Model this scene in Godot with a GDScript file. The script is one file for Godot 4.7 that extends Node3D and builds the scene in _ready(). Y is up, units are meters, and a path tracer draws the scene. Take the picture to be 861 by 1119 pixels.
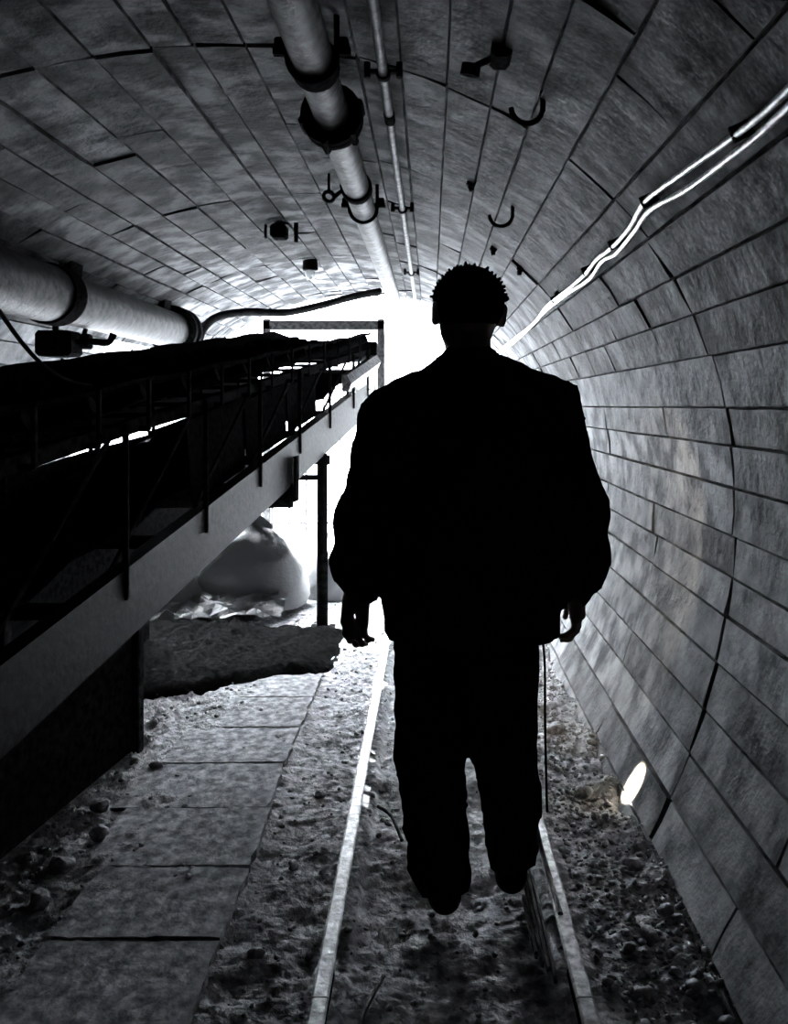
extends Node3D
# A concrete-lined mine tunnel looking towards its bright mouth. World: x right, y up, the tunnel runs along -z.

var M := {}
var used := {}
var rng := RandomNumberGenerator.new()
var nz := FastNoiseLite.new()
var nf := FastNoiseLite.new()

const MOUTH := 8.8          # the tunnel mouth lies at z = -MOUTH
const SIDE := 6.35          # from here on the left side of the tunnel stands open to the yard
const BACK := 6.0           # and the tunnel ends behind the camera at z = BACK

# ---------------------------------------------------------------- mesh helpers
class Mb:
	var v := PackedVector3Array()
	var n := PackedVector3Array()
	func tri(a: Vector3, b: Vector3, c: Vector3) -> void:      # counter-clockwise seen from outside
		var m := (b - a).cross(c - a).normalized()
		v.append(a); v.append(c); v.append(b)
		n.append(m); n.append(m); n.append(m)
	func quad(a: Vector3, b: Vector3, c: Vector3, d: Vector3) -> void:
		tri(a, b, c); tri(a, c, d)
	func squad(a: Vector3, b: Vector3, c: Vector3, d: Vector3, na: Vector3, nb: Vector3, nc: Vector3, nd: Vector3) -> void:
		v.append(a); v.append(c); v.append(b); v.append(a); v.append(d); v.append(c)
		n.append(na); n.append(nc); n.append(nb); n.append(na); n.append(nd); n.append(nc)
	func frame(a: Vector3, b: Vector3, up: Vector3) -> Basis:
		var f := (b - a).normalized()
		var s := f.cross(up)
		if s.length() < 0.01:
			s = f.cross(Vector3(1, 0, 0.01))
		s = s.normalized()
		return Basis(s, s.cross(f), f)
	func prism(pts: PackedVector2Array, a: Vector3, b: Vector3, up := Vector3.UP) -> void:   # an outline swept from a to b
		var t := frame(a, b, up)
		var k := pts.size()
		var mid := Vector2.ZERO
		for p in pts:
			mid += p / k
		for i in k:
			var p := pts[i]; var q := pts[(i + 1) % k]
			var op := t.x * p.x + t.y * p.y; var oq := t.x * q.x + t.y * q.y
			quad(a + oq, a + op, b + op, b + oq)
		for i in k:
			var p := pts[i]; var q := pts[(i + 1) % k]
			var op := t.x * p.x + t.y * p.y; var oq := t.x * q.x + t.y * q.y
			var om := t.x * mid.x + t.y * mid.y
			tri(a + om, a + op, a + oq)
			tri(b + om, b + oq, b + op)
	func bar(a: Vector3, b: Vector3, w: float, h: float, up := Vector3.UP, c := 0.004) -> void:
		c = minf(c, minf(w, h) * 0.3)
		var x := w / 2; var y := h / 2
		prism(PackedVector2Array([Vector2(-x + c, -y), Vector2(x - c, -y), Vector2(x, -y + c), Vector2(x, y - c), Vector2(x - c, y), Vector2(-x + c, y), Vector2(-x, y - c), Vector2(-x, -y + c)]), a, b, up)
	func box(at: Vector3, s: Vector3, c := 0.006) -> void:
		bar(at - Vector3(0, 0, s.z / 2), at + Vector3(0, 0, s.z / 2), s.x, s.y, Vector3.UP, c)
	func tube(a: Vector3, b: Vector3, ra: float, rb: float, k := 12, caps := true) -> void:
		var t := frame(a, b, Vector3.UP)
		for i in k:
			var u := TAU * i / k; var w := TAU * (i + 1) / k
			var p := t.x * cos(u) + t.y * sin(u); var q := t.x * cos(w) + t.y * sin(w)
			squad(a + q * ra, a + p * ra, b + p * rb, b + q * rb, q, p, p, q)
			if caps:
				tri(a, a + p * ra, a + q * ra); tri(b, b + q * rb, b + p * rb)
	func path(pts: PackedVector3Array, r: float, k := 8) -> void:          # a round tube along points
		var last := pts.size() - 1
		var rings := []
		for i in pts.size():
			var f := (pts[mini(i + 1, last)] - pts[maxi(i - 1, 0)]).normalized()
			var s := f.cross(Vector3(0.13, 0.95, 0.21)).normalized()
			var u := s.cross(f)
			var ring := PackedVector3Array()
			for j in k:
				ring.append(s * cos(TAU * j / k) + u * sin(TAU * j / k))
			rings.append(ring)
		for i in last:
			for j in k:
				var j2 := (j + 1) % k
				var p: Vector3 = rings[i][j]; var q: Vector3 = rings[i][j2]; var p2: Vector3 = rings[i + 1][j]; var q2: Vector3 = rings[i + 1][j2]
				squad(pts[i] + q * r, pts[i] + p * r, pts[i + 1] + p2 * r, pts[i + 1] + q2 * r, q, p, p2, q2)
		for j in k:
			var j2 := (j + 1) % k
			tri(pts[0], pts[0] + rings[0][j] * r, pts[0] + rings[0][j2] * r)
			tri(pts[last], pts[last] + rings[last][j2] * r, pts[last] + rings[last][j] * r)
	func ring(at: Vector3, axis: Vector3, r0: float, r1: float, thick: float, k := 20) -> void:   # a flat washer
		var t := frame(at, at + axis, Vector3.UP)
		var h := axis.normalized() * thick / 2
		for i in k:
			var u := TAU * i / k; var w := TAU * (i + 1) / k
			var p := t.x * cos(u) + t.y * sin(u); var q := t.x * cos(w) + t.y * sin(w)
			squad(at - h + q * r1, at - h + p * r1, at + h + p * r1, at + h + q * r1, q, p, p, q)
			quad(at + h + q * r1, at + h + p * r1, at + h + p * r0, at + h + q * r0)
			quad(at - h + p * r1, at - h + q * r1, at - h + q * r0, at - h + p * r0)
			squad(at - h + p * r0, at - h + q * r0, at + h + q * r0, at + h + p * r0, -p, -q, -q, -p)
	func mesh() -> ArrayMesh:
		var a := []
		a.resize(Mesh.ARRAY_MAX)
		a[Mesh.ARRAY_VERTEX] = v
		a[Mesh.ARRAY_NORMAL] = n
		var m := ArrayMesh.new()
		m.add_surface_from_arrays(Mesh.PRIMITIVE_TRIANGLES, a)
		return m

func spline(pts: Array, steps := 6) -> PackedVector3Array:
	var c := PackedVector3Array()
	for i in pts.size() - 1:
		var p0: Vector3 = pts[maxi(i - 1, 0)]; var p1: Vector3 = pts[i]; var p2: Vector3 = pts[i + 1]; var p3: Vector3 = pts[mini(i + 2, pts.size() - 1)]
		for s in steps:
			c.append(p1.cubic_interpolate(p2, p0, p3, float(s) / steps))
	c.append(pts[pts.size() - 1])
	return c

# signed-distance bodies: bones are [a, b, radius at a, radius at b]; joined by a smooth minimum and meshed as surface nets
func body_mesh(bones: Array, cell: float, k: float, cut := -99.0, ripple := 0.0, flat := 1.0) -> ArrayMesh:
	var lo := Vector3.ONE * 1e9; var hi := -lo
	for b in bones:
		var r: float = maxf(b[2], b[3]) + 3 * cell
		for p in [b[0], b[1]]:
			lo = lo.min(p - Vector3.ONE * r); hi = hi.max(p + Vector3.ONE * r)
	var s := ((hi - lo) / cell).ceil()
	var nx := int(s.x) + 1; var ny := int(s.y) + 1; var nzz := int(s.z) + 1
	var g := PackedFloat32Array()
	g.resize(nx * ny * nzz); g.fill(9.0)
	for b in bones:
		var pa: Vector3 = b[0]; var ba: Vector3 = b[1] - b[0]
		var ra: float = b[2]; var rb: float = b[3]
		var l2 := maxf(ba.length_squared(), 1e-9)
		var e := maxf(ra, rb) + k + 2 * cell
		var i0 := (((pa.min(b[1]) - Vector3.ONE * e) - lo) / cell).floor()
		var i1 := (((pa.max(b[1]) + Vector3.ONE * e) - lo) / cell).ceil()
		for z in range(maxi(int(i0.z), 0), mini(int(i1.z) + 1, nzz)):
			for y in range(maxi(int(i0.y), 0), mini(int(i1.y) + 1, ny)):
				var row := (z * ny + y) * nx
				for x in range(maxi(int(i0.x), 0), mini(int(i1.x) + 1, nx)):
					var q := lo + Vector3(x, y, z) * cell - pa
					var t := clampf(q.dot(ba) / l2, 0, 1)
					var w := q - ba * t
					w.z *= flat
					var d := w.length() - lerpf(ra, rb, t)
					var o := g[row + x]
					var h := maxf(k - absf(o - d), 0.0) / k
					g[row + x] = minf(o, d) - h * h * k * 0.25
	if cut > -90.0 or ripple > 0.0:
		for z in nzz:
			for y in ny:
				for x in nx:
					var at := (z * ny + y) * nx + x
					if absf(g[at]) < 0.06:
						var p := lo + Vector3(x, y, z) * cell
						if ripple > 0.0:
							g[at] += ripple * nf.get_noise_3d(p.x * 700, p.y * 420, p.z * 700)
					g[at] = maxf(g[at], cut - (lo.y + y * cell))
	var id := PackedInt32Array()
	id.resize(g.size()); id.fill(-1)
	var v := PackedVector3Array()
	var off := PackedInt32Array([0, 1, nx, nx + 1, nx * ny, nx * ny + 1, nx * ny + nx, nx * ny + nx + 1])
	var edges := [[0, 1], [2, 3], [4, 5], [6, 7], [0, 2], [1, 3], [4, 6], [5, 7], [0, 4], [1, 5], [2, 6], [3, 7]]
	for z in nzz - 1:
		for y in ny - 1:
			for x in nx - 1:
				var at := (z * ny + y) * nx + x
				var c := 0
				for j in 8:
					if g[at + off[j]] < 0.0:
						c += 1
				if c == 0 or c == 8:
					continue
				var sum := Vector3.ZERO; var m := 0
				for e in edges:
					var a: float = g[at + off[e[0]]]; var b: float = g[at + off[e[1]]]
					if (a < 0.0) != (b < 0.0):
						var t := a / (a - b)
						var p := Vector3(e[0] & 1, (e[0] >> 1) & 1, e[0] >> 2)
						var q := Vector3(e[1] & 1, (e[1] >> 1) & 1, e[1] >> 2)
						sum += p.lerp(q, t); m += 1
				id[at] = v.size()
				v.append(lo + (Vector3(x, y, z) + sum / m) * cell)
	var idx := PackedInt32Array()
	var step := PackedInt32Array([1, nx, nx * ny])
	for z in range(1, nzz - 1):
		for y in range(1, ny - 1):
			for x in range(1, nx - 1):
				var at := (z * ny + y) * nx + x
				var a := g[at] < 0.0
				for ax in 3:
					if a != (g[at + step[ax]] < 0.0):
						var u := step[(ax + 1) % 3]; var w := step[(ax + 2) % 3]
						var q := [id[at - u - w], id[at - w], id[at], id[at - u]]
						if q.min() < 0:
							continue
						if a:
							idx.append_array([q[0], q[2], q[1], q[0], q[3], q[2]])
						else:
							idx.append_array([q[0], q[1], q[2], q[0], q[2], q[3]])
	return indexed(v, idx)

func indexed(v: PackedVector3Array, idx: PackedInt32Array) -> ArrayMesh:     # smooth normals from the faces (front faces clockwise)
	var n := PackedVector3Array()
	n.resize(v.size())
	for i in range(0, idx.size(), 3):
		var m := (v[idx[i + 2]] - v[idx[i]]).cross(v[idx[i + 1]] - v[idx[i]])
		for j in 3:
			n[idx[i + j]] += m
	for i in n.size():
		n[i] = n[i].normalized()
	var a := []
	a.resize(Mesh.ARRAY_MAX)
	a[Mesh.ARRAY_VERTEX] = v; a[Mesh.ARRAY_NORMAL] = n; a[Mesh.ARRAY_INDEX] = idx
	var m := ArrayMesh.new()
	m.add_surface_from_arrays(Mesh.PRIMITIVE_TRIANGLES, a)
	return m

# ---------------------------------------------------------------- node helpers
func numbered(called: String) -> String:
	used[called] = used.get(called, -1) + 1
	return called if used[called] == 0 else "%s_%03d" % [called, used[called]]

func tag(o: Node3D, label: String, category: String, group := "") -> Node3D:
	o.set_meta("label", label); o.set_meta("category", category)
	if group:
		o.set_meta("group", group)
	return o

func thing(called: String, label: String, category: String, at := Vector3.ZERO, group := "") -> Node3D:
	var o := Node3D.new()
	o.name = numbered(called)
	add_child(o)
	o.position = at
	return tag(o, label, category, group)

func put(called: String, m: Mesh, mat: Material, parent: Node = null) -> MeshInstance3D:
	var o := MeshInstance3D.new()
	o.mesh = m
	o.material_override = mat
	o.name = called if parent else numbered(called)
	if parent:
		parent.add_child(o, true)
	else:
		add_child(o)
	return o

func obj(called: String, b: Mb, mat: Material, parent: Node = null) -> MeshInstance3D:
	return put(called, b.mesh(), mat, parent)

func structure(o: Node3D) -> Node3D:
	o.set_meta("kind", "structure")
	return o

# ---------------------------------------------------------------- materials
func noise_tex(freq: float, ramp: Array, oct := 5, kind := FastNoiseLite.TYPE_SIMPLEX_SMOOTH, sd := 1, side := 512) -> NoiseTexture2D:
	var f := FastNoiseLite.new()
	f.noise_type = kind; f.frequency = freq; f.seed = sd
	f.fractal_type = FastNoiseLite.FRACTAL_FBM; f.fractal_octaves = oct; f.fractal_gain = 0.55
	var t := NoiseTexture2D.new()
	t.width = side; t.height = side; t.seamless = true; t.noise = f
	var g := Gradient.new()
	var offs := PackedFloat32Array(); var cols := PackedColorArray()
	for r in ramp:
		offs.append(r[0]); cols.append(r[1])
	g.offsets = offs; g.colors = cols
	t.color_ramp = g
	return t

func bump_tex(freq: float, strength: float, oct := 5, sd := 3, side := 512) -> NoiseTexture2D:
	var f := FastNoiseLite.new()
	f.noise_type = FastNoiseLite.TYPE_SIMPLEX_SMOOTH; f.frequency = freq; f.seed = sd
	f.fractal_octaves = oct; f.fractal_gain = 0.6
	var t := NoiseTexture2D.new()
	t.width = side; t.height = side; t.seamless = true; t.noise = f
	t.as_normal_map = true; t.bump_strength = strength
	return t

func grey(l: float, cool := 0.012) -> Color:          # a base colour of linear lightness l, slightly cool
	return Color(l * (1 - cool), l, l * (1 + cool * 1.6)).linear_to_srgb()

func surf(l: float, rough: float, tex: Texture2D = null, normal: Texture2D = null, scale := Vector3.ONE, nscale := 1.0, metal := 0.0, world := true) -> StandardMaterial3D:
	var m := StandardMaterial3D.new()
	m.albedo_color = grey(l)
	m.roughness = rough; m.metallic = metal
	m.metallic_specular = 0.5 if rough < 0.5 else 0.16
	m.uv1_triplanar = true; m.uv1_world_triplanar = world; m.uv1_scale = scale
	if tex:
		m.albedo_texture = tex
	if normal:
		m.normal_enabled = true; m.normal_texture = normal; m.normal_scale = nscale
	return m

func materials() -> void:
	var W := Color.WHITE
	var stain := noise_tex(0.006, [[0.30, Color(0.30, 0.31, 0.32)], [0.42, Color(0.62, 0.63, 0.64)], [0.55, Color(0.80, 0.80, 0.80)], [0.72, W]], 6, FastNoiseLite.TYPE_SIMPLEX_SMOOTH, 5, 1024)
	var stain2 := noise_tex(0.008, [[0.25, Color(0.30, 0.31, 0.32)], [0.4, Color(0.66, 0.67, 0.68)], [0.6, Color(0.86, 0.86, 0.86)], [0.8, W]], 6, FastNoiseLite.TYPE_SIMPLEX_SMOOTH, 9, 1024)
	var cbump := bump_tex(0.02, 10.0, 6, 3, 1024)
	var wear := noise_tex(0.02, [[0.2, Color(0.45, 0.45, 0.45)], [0.5, Color(0.8, 0.8, 0.8)], [0.8, W]], 5, FastNoiseLite.TYPE_SIMPLEX_SMOOTH, 11)
	var mbump := bump_tex(0.03, 4.0, 4, 8)
	M.concrete = []
	for i in 5:
		var l: float = [0.155, 0.2, 0.12, 0.175, 0.225][i]
		M.concrete.append(surf(l, 0.85, stain if i % 2 == 0 else stain2, cbump, Vector3(0.6, 0.6, 0.55 + 0.06 * i), 0.42))
		M.concrete[i].uv1_offset = Vector3(0.13 * i, 0.31 * i, 0.07 * i)
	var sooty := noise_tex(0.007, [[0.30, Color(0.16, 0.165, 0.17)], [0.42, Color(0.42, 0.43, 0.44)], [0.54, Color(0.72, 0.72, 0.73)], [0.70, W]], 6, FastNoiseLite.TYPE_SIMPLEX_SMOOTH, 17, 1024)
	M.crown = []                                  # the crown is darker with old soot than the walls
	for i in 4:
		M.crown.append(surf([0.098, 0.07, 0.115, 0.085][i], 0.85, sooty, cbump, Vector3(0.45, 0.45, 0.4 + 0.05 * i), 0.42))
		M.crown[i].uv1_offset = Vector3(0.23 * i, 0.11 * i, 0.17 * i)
	M.joint = surf(0.075, 0.95, stain2, cbump, Vector3(1.2, 1.2, 1.2), 1.0)
	var dtex := noise_tex(0.02, [[0.2, Color(0.55, 0.55, 0.56)], [0.45, Color(0.74, 0.74, 0.75)], [0.6, Color(0.85, 0.85, 0.85)], [0.8, W]], 6, FastNoiseLite.TYPE_SIMPLEX_SMOOTH, 21, 1024)
	var dbump := bump_tex(0.03, 14.0, 6, 23, 1024)
	M.dirt = surf(0.4, 0.92, dtex, dbump, Vector3(0.9, 0.9, 0.9), 0.6)
	M.slab = surf(0.36, 0.75, dtex, dbump, Vector3(0.8, 0.8, 0.8), 0.2)
	M.stone = surf(0.38, 0.85, dtex, mbump, Vector3(2, 2, 2), 0.8)
	M.outside = surf(0.17, 0.9, stain, null, Vector3(0.2, 0.2, 0.2))
	M.rail = surf(0.38, 0.49, wear, mbump, Vector3(2, 2, 2), 0.4, 0.0)
	M.pipe = surf(0.08, 0.6, wear, mbump, Vector3(1.6, 1.6, 1.6), 0.4, 0.0)
	M.duct = surf(0.03, 0.6, wear, mbump, Vector3(1.2, 1.2, 1.2), 0.4, 0.0)
	M.iron = surf(0.016, 0.6, wear, mbump, Vector3(3, 3, 3), 0.6)
	M.steel = surf(0.022, 0.55, wear, mbump, Vector3(2, 2, 2), 0.5)
	M.rubber = surf(0.015, 0.95, wear, mbump, Vector3(2, 2, 2), 0.4)
	M.rubber.metallic_specular = 0.15
	M.coal_and_shade = surf(0.008, 0.95, wear, mbump, Vector3(2, 2, 2), 1.0)  # ore on the belt; on the floor it paints shade before the sacks
	M.coal_and_shade.metallic_specular = 0.15
	M.skirt = surf(0.012, 0.95, wear, mbump, Vector3(2, 2, 2), 0.2)
	M.beam = surf(0.019, 0.6, wear, mbump, Vector3(2, 2, 2), 0.2)
	M.added_hill = surf(0.16, 0.95, stain, null, Vector3(0.1, 0.1, 0.1))  # for the added slope that blocks the low sky
	M.pale = surf(0.2700, 0.6, wear, mbump, Vector3(2, 2, 2), 0.5)
	M.cable = surf(0.6400, 0.3, wear, null, Vector3(3, 3, 3))
	M.cord = surf(0.1500, 0.5)
	M.sack = surf(0.2, 0.8, null, mbump, Vector3(1.5, 1.5, 1.5), 0.7)
	M.sack.backlight_enabled = true; M.sack.backlight = Color(0.12, 0.12, 0.12)
	M.wood = surf(0.1210, 0.85, noise_tex(0.03, [[0.2, Color(0.4, 0.4, 0.4)], [0.6, Color(0.8, 0.8, 0.8)], [0.85, W]], 5, FastNoiseLite.TYPE_SIMPLEX_SMOOTH, 31), mbump, Vector3(4, 4, 0.8), 1.0)
	M.dead_wood = surf(0.2400, 0.8, wear, mbump, Vector3(6, 6, 1), 1.0)
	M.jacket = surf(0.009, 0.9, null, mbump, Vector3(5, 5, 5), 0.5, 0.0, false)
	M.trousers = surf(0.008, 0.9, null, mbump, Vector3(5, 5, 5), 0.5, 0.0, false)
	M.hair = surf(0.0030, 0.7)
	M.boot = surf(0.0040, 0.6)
	M.skin = StandardMaterial3D.new()
	M.skin.albedo_color = Color(0.12, 0.075, 0.055).linear_to_srgb(); M.skin.roughness = 0.6
	M.eye = surf(0.6, 0.2)
	M.glass = StandardMaterial3D.new()
	M.glass.albedo_color = Color(0.85, 0.88, 0.88, 0.35); M.glass.roughness = 0.1; M.glass.transparency = BaseMaterial3D.TRANSPARENCY_ALPHA
	M.lens = StandardMaterial3D.new()
	M.lens.albedo_color = Color(0.9, 0.88, 0.82); M.lens.emission_enabled = true
	M.lens.emission = Color(1.0, 0.9, 0.75); M.lens.emission_energy_multiplier = 0.5
	for m in [M.coal_and_shade, M.steel, M.skirt, M.rubber, M.jacket, M.trousers, M.hair, M.iron, M.dirt, M.slab, M.stone, M.joint]:      # dull, dusty surfaces without a sheen
		m.specular_mode = BaseMaterial3D.SPECULAR_DISABLED
	M.grass = surf(0.07, 0.8)

# ---------------------------------------------------------------- the tunnel's section
func section(s: float, inset := 0.0) -> Vector2:       # s runs along the lining from the right foot (0) over the crown to the left foot
	var i := clampf(s, 0.0, arc[arc.size() - 1])
	var lo := 0; var hi := arc.size() - 1
	while hi - lo > 1:
		var m := (lo + hi) / 2
		if arc[m] <= i:
			lo = m
		else:
			hi = m
	var t := (i - arc[lo]) / maxf(arc[hi] - arc[lo], 1e-6)
	var p := outline[lo].lerp(outline[hi], t)
	if inset != 0.0:
		var dir := (outline[hi] - outline[lo]).normalized()
		p += Vector2(-dir.y, dir.x) * inset           # left of the walking direction is inside
	return p
var outline := PackedVector2Array()
var arc := PackedFloat32Array()

func make_section() -> void:
	for i in 30:
		var y := -0.12 + 1.22 * i / 30.0
		outline.append(Vector2(-0.6 + 1.585 * sqrt(1 - pow((1.1 - y) / 1.95, 2)), y))
	for i in 121:
		var a := PI * i / 120.0
		outline.append(Vector2(-0.6 + (1.585 if a < PI / 2 else 2.1) * cos(a), 1.1 + 1.45 * sin(a)))
	for i in range(1, 31):
		var y := 1.1 - 1.22 * i / 30.0
		outline.append(Vector2(-0.6 - 2.1 * sqrt(1 - pow((1.1 - y) / 1.95, 2)), y))
	var l := 0.0
	for i in outline.size():
		if i:
			l += outline[i].distance_to(outline[i - 1])
		arc.append(l)

func ground(x: float, d: float) -> float:              # height of the dirt floor
	var y := -0.035 + 0.022 * nz.get_noise_2d(x * 130, d * 90) + 0.014 * nz.get_noise_2d(x * 420 + 50, d * 420)
	var lump := nf.get_noise_2d(x * 1300, d * 1300)
	var bank := smoothstep(0.42, 0.8, x)
	var left := smoothstep(-0.95, -1.3, x)
	y += (0.025 + 0.05 * nz.get_noise_2d(d * 260, 9.0)) * bank + 0.03 * left
	y += (0.007 + 0.012 * bank + 0.016 * left) * lump
	y += 0.012 * maxf(0.0, nz.get_noise_2d(x * 800, d * 800 + 300))
	if x > -0.2 and x < 0.32:
		y += 0.006 * sin(d * TAU / 0.52) - 0.02
	if x < -0.5 and x > -1.1:                          # the slabs lie in a shallow bed
		y = lerpf(y, minf(y + 0.02, -0.014 + 0.024 * nz.get_noise_2d(x * 420, d * 420) + 0.010 * lump + 0.018 * smoothstep(-0.84, -1.0, x)), smoothstep(-1.08, -0.98, x) * (1.0 - smoothstep(-0.6, -0.5, x)) * (1.0 - smoothstep(4.2, 4.6, d)) * 0.9)
	if d > MOUTH - 1.0:
		y = lerpf(y, -0.1, smoothstep(MOUTH - 1.0, MOUTH, d))
	return y

# ---------------------------------------------------------------- build
func _ready() -> void:
	rng.seed = 7
	nz.seed = 4; nz.frequency = 0.01; nz.noise_type = FastNoiseLite.TYPE_SIMPLEX_SMOOTH
	nf.seed = 12; nf.frequency = 0.03; nf.noise_type = FastNoiseLite.TYPE_SIMPLEX_SMOOTH; nf.fractal_octaves = 3
	# camera: 1.39 m up, level, looking down the tunnel with a shifted lens
	var cam := Camera3D.new()
	cam.projection = Camera3D.PROJECTION_FRUSTUM
	cam.near = 0.1; cam.far = 300.0
	cam.size = 0.1 * 1119.0 / 930.0
	cam.frustum_offset = Vector2(430.5 - 470.0, 443.0 - 559.5) * 0.1 / 930.0
	cam.position = Vector3(0, 1.39, 0)
	add_child(cam)
	cam.current = true
	# daylight: an even, overcast sky, seen only through the tunnel mouth
	var env := Environment.new()
	env.background_mode = Environment.BG_SKY
	var sky := ProceduralSkyMaterial.new()
	sky.sky_top_color = Color(0.93, 0.95, 0.97); sky.sky_horizon_color = Color(0.95, 0.96, 0.97)
	sky.ground_horizon_color = Color(0.7, 0.71, 0.72); sky.ground_bottom_color = Color(0.6, 0.61, 0.62)
	sky.sky_energy_multiplier = 5.0
	sky.ground_energy_multiplier = 5.0
	env.sky = Sky.new()
	env.sky.sky_material = sky
	env.tonemap_mode = Environment.TONE_MAPPER_LINEAR
	env.tonemap_exposure = 10.6
	env.sdfgi_enabled = true; env.ssao_enabled = true; env.ssil_enabled = true
	var we := WorldEnvironment.new()
	we.environment = env
	add_child(we)
	materials()
	make_section()
	tunnel()
	floor_and_track()
	outdoors()
	conveyor()
	pipes()
	fittings()
	sacks()
	person()
	debris()

func shell(called: String, s0: float, s1: float, end := MOUTH) -> MeshInstance3D:
	var b := Mb.new()
	var k := int((s1 - s0) / 0.08) + 1
	for i in k:
		var a := lerpf(s0, s1, float(i) / k); var c := lerpf(s0, s1, float(i + 1) / k)
		var p := section(a); var q := section(c)
		var po := section(a, -0.3); var qo := section(c, -0.3)
		for seg in [[-BACK, 0.0], [0.0, end]]:
			var z0: float = -seg[0]; var z1: float = -seg[1]
			b.quad(Vector3(p.x, p.y, z0), Vector3(q.x, q.y, z0), Vector3(q.x, q.y, z1), Vector3(p.x, p.y, z1))
			b.quad(Vector3(po.x, po.y, z1), Vector3(qo.x, qo.y, z1), Vector3(qo.x, qo.y, z0), Vector3(po.x, po.y, z0))
		b.quad(Vector3(p.x, p.y, -end), Vector3(q.x, q.y, -end), Vector3(qo.x, qo.y, -end), Vector3(po.x, po.y, -end))
	for c in [s0, s1]:
		var p := section(c); var po := section(c, -0.3)
		b.quad(Vector3(p.x, p.y, -end), Vector3(po.x, po.y, -end), Vector3(po.x, po.y, BACK), Vector3(p.x, p.y, BACK))
	return structure(obj(called, b, M.joint)) as MeshInstance3D

func board(parent: Node, s0: float, s1: float, d0: float, d1: float) -> void:      # one cast panel of the lining, proud of the joints
	var h := 0.009 + rng.randf() * 0.010
	var b := Mb.new()
	var g := 0.0004 + 0.0032 * pow(rng.randf(), 2.0)
	var e := 0.0028
	var tilt := rng.randf_range(-0.004, 0.004); var tilt2 := rng.randf_range(-0.003, 0.003)
	var z := [-(d0 + g), -(d0 + g + e), -lerpf(d0, d1, 0.33), -lerpf(d0, d1, 0.66), -(d1 - g - e), -(d1 - g)]
	var u := [s0 + g, s0 + g + e, (s0 + s1) / 2, s1 - g - e, s1 - g]
	var P := []
	for i in 6:
		var row := PackedVector3Array()
		for j in 5:
			var edge: bool = i == 0 or i == 5 or j == 0 or j == 4
			var worn := 0.0024 * nf.get_noise_2d(z[i] * 300, u[j] * 900) + 0.0008
			var inn: float = 0.0 if j == 2 else (worn if j < 2 else -worn)
			var hh := -0.004 if edge else h + tilt * (j - 2) + tilt2 * (i - 2.5) + 0.005 * nz.get_noise_2d(u[j] * 900, z[i] * 500)
			var p := section(u[j] + inn, hh)
			row.append(Vector3(p.x, p.y, z[i]))
		P.append(row)
	for i in 5:
		for j in 4:
			b.quad(P[i][j], P[i][j + 1], P[i + 1][j + 1], P[i + 1][j])
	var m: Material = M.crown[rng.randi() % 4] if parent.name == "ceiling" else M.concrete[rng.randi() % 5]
	obj("concrete_panel", b, m, parent)

func tunnel() -> void:
	var total := arc[arc.size() - 1]
	var s_r := 1.75; var s_l := total - 2.2
	var wr := shell("wall_right", 0.0, s_r)
	var ce := shell("ceiling", s_r, s_l)
	var wl := shell("wall_left", s_l, total, SIDE)
	for part in [[wr, 0.0, s_r, 0.142, 0.02], [ce, s_r, s_l, 0.165, 0.035], [wl, s_l, total, 0.16, 0.02]]:
		var edges := PackedFloat32Array()
		var s: float = part[1]
		while s < part[2] - 0.09:
			edges.append(s)
			s += part[3] + rng.randf_range(-part[4], part[4])
		edges.append(part[2])
		for i in edges.size() - 1:
			var d := 0.8
			var k := 0
			var stop: float = SIDE if part[0] == wl else MOUTH
			while d < stop - 0.05:
				# main rings every 1.9 m from 2.7 m on; boards may be split once between two rings
				var ring_end: float = 2.7 + 1.9 * (k - 0) if k > 0 else 2.7
				ring_end = minf(ring_end, stop)
				if stop - ring_end < 0.4:
					ring_end = stop
				var lip: float = 0.014 if k == 1 else 0.003
				var pieces := 1 + int(rng.randf() * (2.4 if part[0] == ce else 2.5))
				var from := d + lip
				for c in pieces:
					var to := ring_end if c == pieces - 1 else d + (ring_end - d) * (c + 1.0 + rng.randf_range(-0.25, 0.25)) / pieces
					board(part[0], edges[i], edges[i + 1], from, to)
					from = to
				d = ring_end
				k += 1
	# the dark end of the tunnel behind the camera
	var b := Mb.new()
	b.box(Vector3(-0.86, 1.1, BACK + 0.15), Vector3(4.3, 3.4, 0.3))
	structure(obj("wall_back", b, M.joint))

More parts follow.
